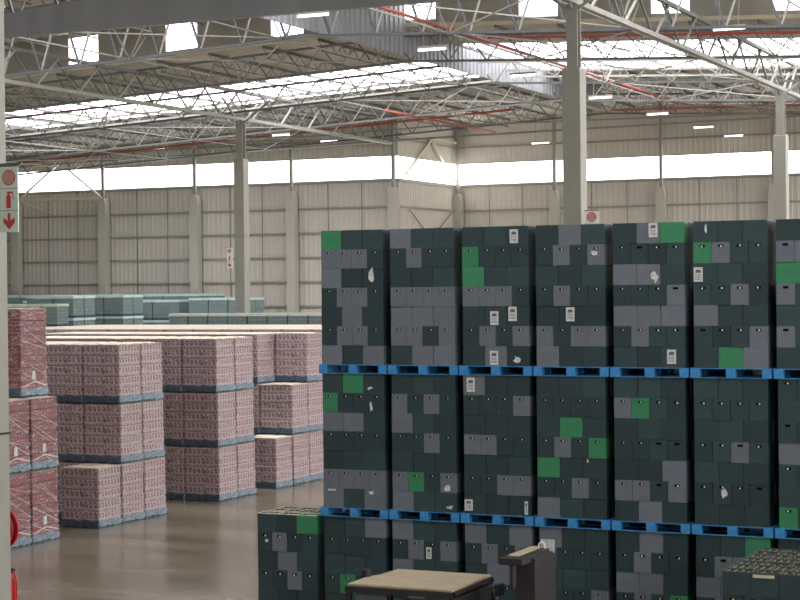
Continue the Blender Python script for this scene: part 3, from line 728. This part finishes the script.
# paper stickers: stuck on crate faces; each is a sheet with printed lines
STK = [
('torn', -13.48, 6.57, 0.160, 0.270, 1),
('full', -10.83, 7.20, 0.160, 0.230, 3),
('full', -11.20, 5.83, 0.160, 0.230, 3),
('full', -10.87, 5.90, 0.160, 0.240, 3),
('full', -11.21, 5.16, 0.160, 0.240, 3),
('torn', -10.80, 5.14, 0.160, 0.130, 3),
('torn', -9.43, 6.89, 0.160, 0.090, 4),
('full', -9.85, 5.89, 0.160, 0.230, 4),
('full', -8.42, 7.25, 0.150, 0.230, 5),
('torn', -8.40, 6.50, 0.150, 0.220, 5),
('full', -8.13, 5.20, 0.150, 0.230, 5),
('torn', -7.55, 7.25, 0.071, 0.180, 6),
('full', -7.68, 6.52, 0.160, 0.230, 6),
('torn', -13.54, 4.62, 0.120, 0.070, 1),
('torn', -13.52, 4.29, 0.080, 0.190, 1),
('full', -14.30, 2.82, 0.160, 0.030, 1),
('torn', -13.53, 2.80, 0.160, 0.070, 1),
('torn', -12.10, 2.93, 0.160, 0.140, 2),
('torn', -12.04, 2.60, 0.150, 0.080, 2),
('full', -11.64, 4.70, 0.170, 0.240, 3),
('full', -11.70, 2.66, 0.170, 0.190, 3),
('full', -10.66, 2.65, 0.060, 0.220, 3),
('torn', -9.57, 3.47, 0.040, 0.100, 4),
('torn', -7.28, 3.03, 0.140, 0.220, 6),
('full', -12.45, 1.80, 0.100, 0.200, 2),
]
individual = [o for o in COL.objects if o.get('group') == 'beer crates in the stacks' or (o.name.startswith('open_crate'))]
def stick(kind, x, z, w_, h_, y=None):
    best = None
    for o in individual:
        mx = max(v.co.x for v in o.data.vertices)
        if o.location.x <= x <= o.location.x+mx and o.location.z <= z <= o.location.z+CH and abs(o.location.y-(Y0 if y is None else y)) < 0.15: best = o
    par = best if best else bpy.data.objects['beer_crates']
    w_ = min(w_, 0.15); yy = -0.0085 if best else (Y0 if y is None else y)-0.0085
    px, pz = (x-par.location.x, z-par.location.z) if best else (x, z)
    if kind == 'bar':
        return put('paper_label', MB().box(-w_/2, w_/2, 0, 0.002, -h_/2, h_/2).mesh('sheet', M['rimD']), par, (px, yy, pz))
    if kind == 'full':
        b = MB().box(-w_/2, w_/2, 0, 0.002, -h_/2, h_/2); 
        if h_ > 0.15:
            b.box(-w_*0.28, w_*0.28, -0.001, 0, h_*0.12, h_*0.34, 1)
            for q in range(4): b.box(-w_*0.36, w_*(0.36-0.12*(q % 2)), -0.001, 0, h_*(-0.05-q*0.1), h_*(-0.01-q*0.1), 1)
    else:
        n = 9; b = MB(); pts = []
        for q in range(n):
            t = 2*math.pi*q/n; rr = random.uniform(0.45, 1.15); pts.append((w_/2*rr*math.cos(t), 0, h_/2*rr*math.sin(t)))
        b.prism(pts, (0, 0.002, 0))
    put('paper_label', b.mesh('paper_label', [M['paper'], M['ink']]), par, (px, yy, pz))
for (kind, x, z, w_, h_, c) in STK: stick(kind, x, z, w_*(1.0 if kind == 'full' else 0.85), h_)
stick('full', -15.62, 1.86, 0.06, 0.05)
w_ = 0.0
par = [o for o in individual if o.name.startswith('open_crate') and 'bottom right' in o.get('label', '') and abs(o.location.y-FRY) < 0.02 and o.location.x <= -5.86 <= o.location.x+0.4]
if par: put('paper_label', MB().box(-0.15, 0.15, 0, 0.002, -0.022, 0.022).mesh('strip', M['rimD']), par[0], (-5.86-par[0].location.x, -0.0085, CH-0.05))

# ------------------------------------------------------------ palletised drinks on the left
def layer_mesh(w, d, h, m_, jit=0.012):
    b = MB(); b.box(jit, w-jit, jit, d-jit, 0, h-0.006); return b.mesh('can_layer', m_, 0.012)
def base_mesh(w, d, h, m_):
    b = MB(); b.box(0, w, 0, d, h-0.03, h)
    for x in (0, w/2-0.07, w-0.14): b.box(x, x+0.14, 0, d, 0.0, 0.022); 
    for x in (0, w/2-0.07, w-0.14):
        for y in (0, d/2-0.07, d-0.14): b.box(x, x+0.14, y, y+0.14, 0.022, h-0.03)
    return b.mesh('pallet_base', m_)
def skirt_mesh(w, d, h):     # crumpled lower edge of the stretch film, on the two seen sides
    b = MB(); rnd = random.Random(5); top = []; bot = []
    path = [(t*w, -0.012) for t in [i/10 for i in range(11)]]+[(w+0.012, t*d) for t in [i/12 for i in range(13)]]
    for i, (x, y) in enumerate(path):
        o_ = rnd.uniform(0, 0.018)
        n = (0, -1) if i < 11 else (1, 0)
        top.append((x+n[0]*o_*0.4, y+n[1]*o_*0.4, h+0.03+rnd.uniform(0, 0.05))); bot.append((x+n[0]*o_, y+n[1]*o_, rnd.uniform(0.02, 0.07) if i >= 11 else rnd.uniform(0.01, 0.04)))
    for p, q, r_, s_ in zip(top[:-1], top[1:], bot[:-1], bot[1:]):
        k = len(b.v); b.v += [p, q, s_, r_]; b.f.append((k, k+1, k+2, k+3)); b.mi.append(1 if k < 40 else 0)  # front side takes the shaded film colour
    me = b.mesh('film_skirt', [M['film_skirt'], M['skirt_shaded']]); return me
def top_mesh(w, d, m_, amp=0.03):
    b = MB(); n = 8; rnd = random.Random(3)
    for i in range(n+1):
        for j in range(n+1): b.v.append((w*i/n, d*j/n, 0.004+rnd.uniform(0, amp)))
    for i in range(n):
        for j in range(n):
            a = i*(n+1)+j; b.f.append((a, a+n+1, a+n+2, a+1)); b.mi.append(0)
    k = len(b.v); b.box(0, w, 0, d, 0.0, 0.004)
    return b.mesh('top_sheet', m_)
class Kind:
    def __init__(s, name, w, d, T, nl, m_, mtop, film, what, baseh=0.15, mb='slate'):
        s.name, s.w, s.d, s.T, s.nl, s.what, s.baseh, s.film = name, w, d, T, nl, what, baseh, film
        lh = (T-baseh-0.04)/nl; s.lh = lh
        s.layer = layer_mesh(w, d, lh, m_); s.base = base_mesh(w, d, baseh, M[mb]); s.skirt = skirt_mesh(w, d, baseh); s.top = top_mesh(w, d, mtop)
        f = MB(); rnd = random.Random(8)
        f.box(-0.006, w+0.006, -0.006, d+0.006, baseh, T-0.05); s.wrap = f.mesh('stretch_film', M['film'])
        s.mark = MB().box(w*0.55, w*0.55+0.055, -0.004, 0.008, 0.09, 0.2).mesh('printed_mark', M['ink'])
        b = MB(); 
        for k in range(nl): b.box(0.012, w-0.012, 0.012, d-0.012, baseh+k*lh, baseh+(k+1)*lh-0.006, 0)
        b.box(0, w, 0, d, 0.0, baseh-0.01, 1); b.box(-0.004, w+0.004, -0.004, d+0.004, T-(0.13 if mtop is not M['cream_top'] else 0.04), T-0.015, 2)
        s.whole = b.mesh(name, [m_, M[mb], mtop])
        s.proto = None
    def full(s, x, y, z, label, group, dpt=None, paper=False):
        r = empty(s.name, (x, y, z)); tag(r, label, 'pallet load', group)
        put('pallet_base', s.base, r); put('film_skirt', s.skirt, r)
        for k in range(s.nl):
            l = put('can_layer', s.layer, r, (random.uniform(-0.008, 0.008), random.uniform(-0.008, 0.008), s.baseh+k*s.lh))
            if s.name == 'can_pallet': put('printed_mark', s.mark, l)
        put('top_sheet', s.top, r, (0, 0, s.T-0.045))
        if s.film: put('stretch_film', s.wrap, r)
        if s.name == 'red_can_pallet':
            b = MB(); rnd = random.Random(int(y*10+z*7)); zb = s.baseh
            X_ = s.w+0.01
            for q in range(5):
                ya, za = rnd.uniform(0, 0.35), rnd.uniform(zb+0.3, s.T-0.3)
                b.bar((X_, ya, za), (X_, s.d-rnd.uniform(0, 0.1), za-rnd.uniform(0.15, 0.5)), 0.006, rnd.uniform(0.008, 0.02))
            b.bar((X_, 0.02, zb+0.1), (X_, s.d*0.5, zb+0.22), 0.008, 0.03); b.bar((X_, s.d*0.5, zb+0.22), (X_, s.d, zb+0.1), 0.008, 0.03)
            put('film_strand', b.mesh('film_strand', M['strand']), r)
        if paper: put('paper_label', MB().box(s.w+0.012, s.w+0.014, s.d*0.4, s.d*0.4+0.14, s.baseh+0.28, s.baseh+0.5).mesh('paper_label', M['paper']), r)
        return r
    def lump(s, x, y, z, label, group):
        return tag(put(s.name, s.whole, None, (x, y, z)), label, 'pallet load', group)
XE = -27.33
CP = Kind('can_pallet', 1.2, 1.06, 1.63, 5, M['cans'], M['cream_top'], True, 'pink cans')
lev = ['bottom', 'middle', 'top']
BL = [('first pink block', 41.03, 2, 4), ('second pink block', 46.2, 2, 6), ('third pink block', 50.9, 2, 8), ('fourth pink block', 57.0, 6, 13)]
for bi, (bn, y0, nj, ni) in enumerate(BL):
    for j in range(nj):
        for i in range(ni):
            for t in range(3):
                if bi == 2 and t == 2 and i == 0 and j == 0: continue
                x = XE-1.2-i*1.24+random.uniform(-0.006, 0.006)-t*0.03; y = y0+j*1.12+random.uniform(-0.006, 0.006)
                lab = 'pallet of pink cans, %s tier, row %d, %s column from right, %s' % (lev[t], j+1, ORD[i], bn)
                lab = lab.replace('row 1', 'front row').replace('row 2', 'second row').replace('row 3', 'third row').replace('row 4', 'fourth row').replace('row 5', 'fifth row').replace('row 6', 'sixth row')
                g = 'pallets of pink cans'
                if bi < 3 and (i < 2 or (bi == 1 and i < 3)): CP.full(x, y, t*1.63, lab, g)
                else: CP.lump(x, y, t*1.63, lab, g)
CP.full(XE-1.2, 39.9, 0, 'single low pallet of pink cans in front of the first pink block', 'pallets of pink cans')
CP.full(XE-1.2, 49.72, 0, 'single low pallet of pink cans in front of the third pink block', 'pallets of pink cans')
RP = Kind('red_can_pallet', 1.2, 1.1, 1.84, 6, M['red_cans'], M['cream_top'], True, 'red cans')
RQ = Kind('red_can_pallet', 1.2, 1.1, 2.26, 7, M['red_cans'], M['cream_top'], True, 'red cans')
for j, y in enumerate((35.72, 36.9)):
    for i in range(2):
        for t in range(3):
            if t == 2 and j == 0: continue
            (RQ if t == 2 else RP).full(-27.27-1.2-i*1.25-(0, 0.0, 0.3)[t], y, t*1.84, 'film-wrapped pallet of red cans, %s tier, %s row, %s column' % (lev[t], ['front', 'rear'][j], ['right', 'left'][i]), 'pallets of red cans', paper=(i == 0))

GP = Kind('bottle_pallet', 1.1, 0.86, 1.02, 5, M['bottles'], M['teal_top'], False, 'empty bottles', 0.1)
GT = Kind('tall_bottle_pallet', 1.1, 0.86, 2.03, 11, M['bottles'], M['teal_top'], False, 'empty bottles', 0.12)
def glass(name, xe, y0, ni, nj, tops=(2.03, 4.06, 5.08), dz=0.0):
    h_ = 2.03+dz/2; G_ = GT if not dz else Kind('tall_bottle_pallet', 1.1, 0.86, h_, 11, M['bottles'], M['teal_top'], False, 'empty bottles', 0.12)
    for i in range(ni):
        for j in range(nj):
            x = xe-1.1-i*1.14; y = y0+j*0.9
            for k in (0, 1): G_.lump(x, y, k*h_, 'empty bottle pallet, %s tier, %s column, %s row, %s' % (['lowest', 'second'][k], ORD[i], ORD[j], name), 'pallets of empty glass bottles')
            for k in range(len(tops)-1): GP.lump(x, y, 2*h_+k*1.02, 'empty bottle pallet, %s tier, %s column, %s row, %s' % (['third', 'top'][k], ORD[i], ORD[j], name), 'pallets of empty glass bottles')
glass('front glass block', -48.2, 68.5, 2, 2)
glass('second glass block', -48.2, 72.6, 5, 2)
glass('third glass block', -48.2, 76.9, 8, 2, dz=-0.28)
glass('last glass block', -48.8, 80.6, 14, 3)
W = Kind('bottle_crate_pallet', 0.8, 0.9, 1.0, 6, M['bottles'], M['pale_top'], False, 'bottles', 0.08)
LW = Kind('low_bottle_pallet', 0.8, 0.9, 2.38, 13, M['bottles'], M['pale_top'], False, 'bottles', 0.1)
for i in range(5):
    x = -47.32-0.8-i*0.83
    for k in (0, 1): LW.lump(x, 66, k*2.38, 'pale bottle pallet at far left, %s level, %s from right' % (['floor', 'second'][k], ORD[i]), 'pale bottle pallets at far left')
    W.lump(x, 66, 4.76, 'pale pallet of empty bottles at far left, top level, %s column from right' % ORD[i], 'pale bottle pallets at far left')
LG = Kind('green_bottle_pallet', 0.94, 0.9, 1.77, 10, M['bottles'], M['pale_top'], False, 'bottles', 0.1)
for i in range(8):
    for k in range(3): LG.lump(-33.75-0.94-i*0.97, 66, k*1.77, 'pale green bottle pallet, row before left column, %s tier, %s from right' % (lev[k], ORD[i]), 'pale green bottle pallets before the left column')
glass('stack behind left column', -44.2, 77.6, 3, 2, dz=-0.2)

# ------------------------------------------------------------ forklift at the bottom, seen from above
r = empty('forklift', (-10.5, 23.32, 0)); tag(r, 'forklift with a dusty tan roof board and dark mast, cut by the bottom edge', 'forklift')
def fp(name, b, m_, bev=0): return put(name, b.mesh(name, M[m_], bev), r)
hx, hy = 0.8, 0.72
b = MB(); b.prism([(-hx, -hy, 2.16), (hx, -hy, 2.16), (hx, hy, 2.16), (-hx+0.12, hy, 2.16), (-hx+0.1, hy-0.55, 2.16), (-hx, hy-0.75, 2.16)], (0, 0, 0.035)); fp('roof_board', b, 'tan', 0.004)
b = MB(); 
for a in ((-hx-0.03, hx+0.03, -hy-0.03, -hy+0.05), (-hx-0.03, hx+0.03, hy-0.05, hy+0.03), (-hx-0.03, -hx+0.05, -hy, hy), (hx-0.05, hx+0.03, -hy, hy)): b.box(a[0], a[1], a[2], a[3], 2.08, 2.155)
for k in range(6): b.box(-hx, hx, -hy+0.2+k*0.2, -hy+0.23+k*0.2, 2.09, 2.15)
fp('overhead_guard', b, 'dark_metal')
for sx, sy in ((-1, -1), (-1, 1), (1, -1), (1, 1)):
    b = MB(); b.bar((sx*(hx-0.03), sy*(hy-0.02), 2.1), (sx*(hx+0.08)+(0.2 if sx > 0 else -0.1), sy*(hy-0.02), 1.15), 0.07); fp('pillar', b, 'dark_metal')
b = MB(); b.box(-1.25, 0.95, -0.58, 0.58, 0.35, 0.95); b.box(-1.5, -0.75, -0.56, 0.56, 0.4, 1.2); fp('body', b, 'fork_body', 0.05)
b = MB(); b.box(-0.5, 0.0, -0.25, 0.25, 0.95, 1.07); b.box(-0.58, -0.46, -0.25, 0.25, 1.0, 1.6); fp('seat', b, 'black', 0.03)
b = MB(); b.tube((0.62, 0, 0.95), (0.42, 0, 1.35), 0.03); b.tube((0.42, 0, 1.35), (0.40, 0, 1.39), 0.17, 20); fp('steering_wheel', b, 'black')
b = MB(); b.box(-0.2, 0.12, -0.66, -0.6, 1.85, 1.98); fp('work_light', b, 'dark_metal', 0.01)
b = MB(); b.tube((-hx-0.02, -hy+0.65, 2.1), (-hx-0.02, -hy+0.65, 2.3), 0.07, 14); fp('beacon', b, 'black', 0.01)
b = MB(); b.prism([(0.0, -0.74, 1.95), (0.08, -0.74, 2.02), (0.16, -0.74, 1.98), (0.1, -0.74, 1.88)], (0, 0.01, 0)); fp('mirror', b, 'paper')
for sx in (-1, 0.72):
    for sy in (-1, 1):
        wl = fp('wheel', MB().tube((sx, sy*0.5, 0.3), (sx, sy*0.72, 0.3), 0.3, 24), 'black', 0.01); put('hub', MB().tube((sx, sy*0.5, 0.3), (sx, sy*0.735, 0.3), 0.14, 16).mesh('hub', M['fork_body']), wl)
b = MB(); b.prism([(hx-0.02, -hy, 1.2), (hx-0.02, hy, 1.2), (hx-0.02, hy, 2.1), (hx-0.02, -hy, 2.1)], (0.05, 0, 0)); fp('side_screen', b, 'dark_metal')
b = MB(); b.box(-hx+0.12, -0.2, -hy-0.01, -hy+0.02, 1.3, 2.05); fp('rear_screen', b, 'screen')
b = MB(); b.bar((-0.05, -hy-0.02, 2.08), (0.45, -hy-0.02, 1.95), 0.04).bar((0.45, -hy-0.02, 1.95), (0.6, -hy-0.02, 1.4), 0.04); fp('hose_loop', b, 'black')
b = MB(); b.bar((hx, 0.2, 2.05), (hx+0.3, 0.3, 2.1), 0.03).box(hx+0.26, hx+0.34, 0.2, 0.4, 1.98, 2.14); fp('wing_mirror', b, 'dark_metal', 0)
mast = fp('mast', MB().box(1.54, 1.84, -0.2, 0.62, 0.15, 2.62).box(1.54, 1.6, -0.42, -0.36, 2.2, 2.64), 'dark_metal', 0.01)
put('crosshead', MB().box(1.44, 1.78, -0.55, 0.66, 2.56, 2.66).mesh('crosshead', M['dark_metal'], 0.01), mast)
put('crosshead_cover', MB().box(1.50, 1.66, -0.4, 0.55, 2.66, 2.67).mesh('cover', M['tan']), mast)
put('tag', MB().box(1.66, 1.86, 0.5, 0.51, 2.6, 2.78).mesh('tag', M['paper']), mast)
b = MB()
pts = [(1.74, 0.45, 2.66), (1.73, 0.45, 2.72), (1.69, 0.45, 2.75), (1.65, 0.45, 2.72), (1.64, 0.45, 2.66)]
for p, q in zip(pts[:-1], pts[1:]): b.tube(p, q, 0.012, 8)
put('hook', b.mesh('hook', M['glint']), mast)
b = MB(); b.box(0.9, 1.54, -0.4, 0.4, 0.3, 0.6); fp('mast_carriage', b, 'dark_metal')
for sy in (-0.35, 0.25): fp('fork', MB().box(1.84, 2.9, sy, sy+0.12, 0.08, 0.12).box(1.84, 1.88, sy, sy+0.12, 0.08, 0.8), 'dark_metal')
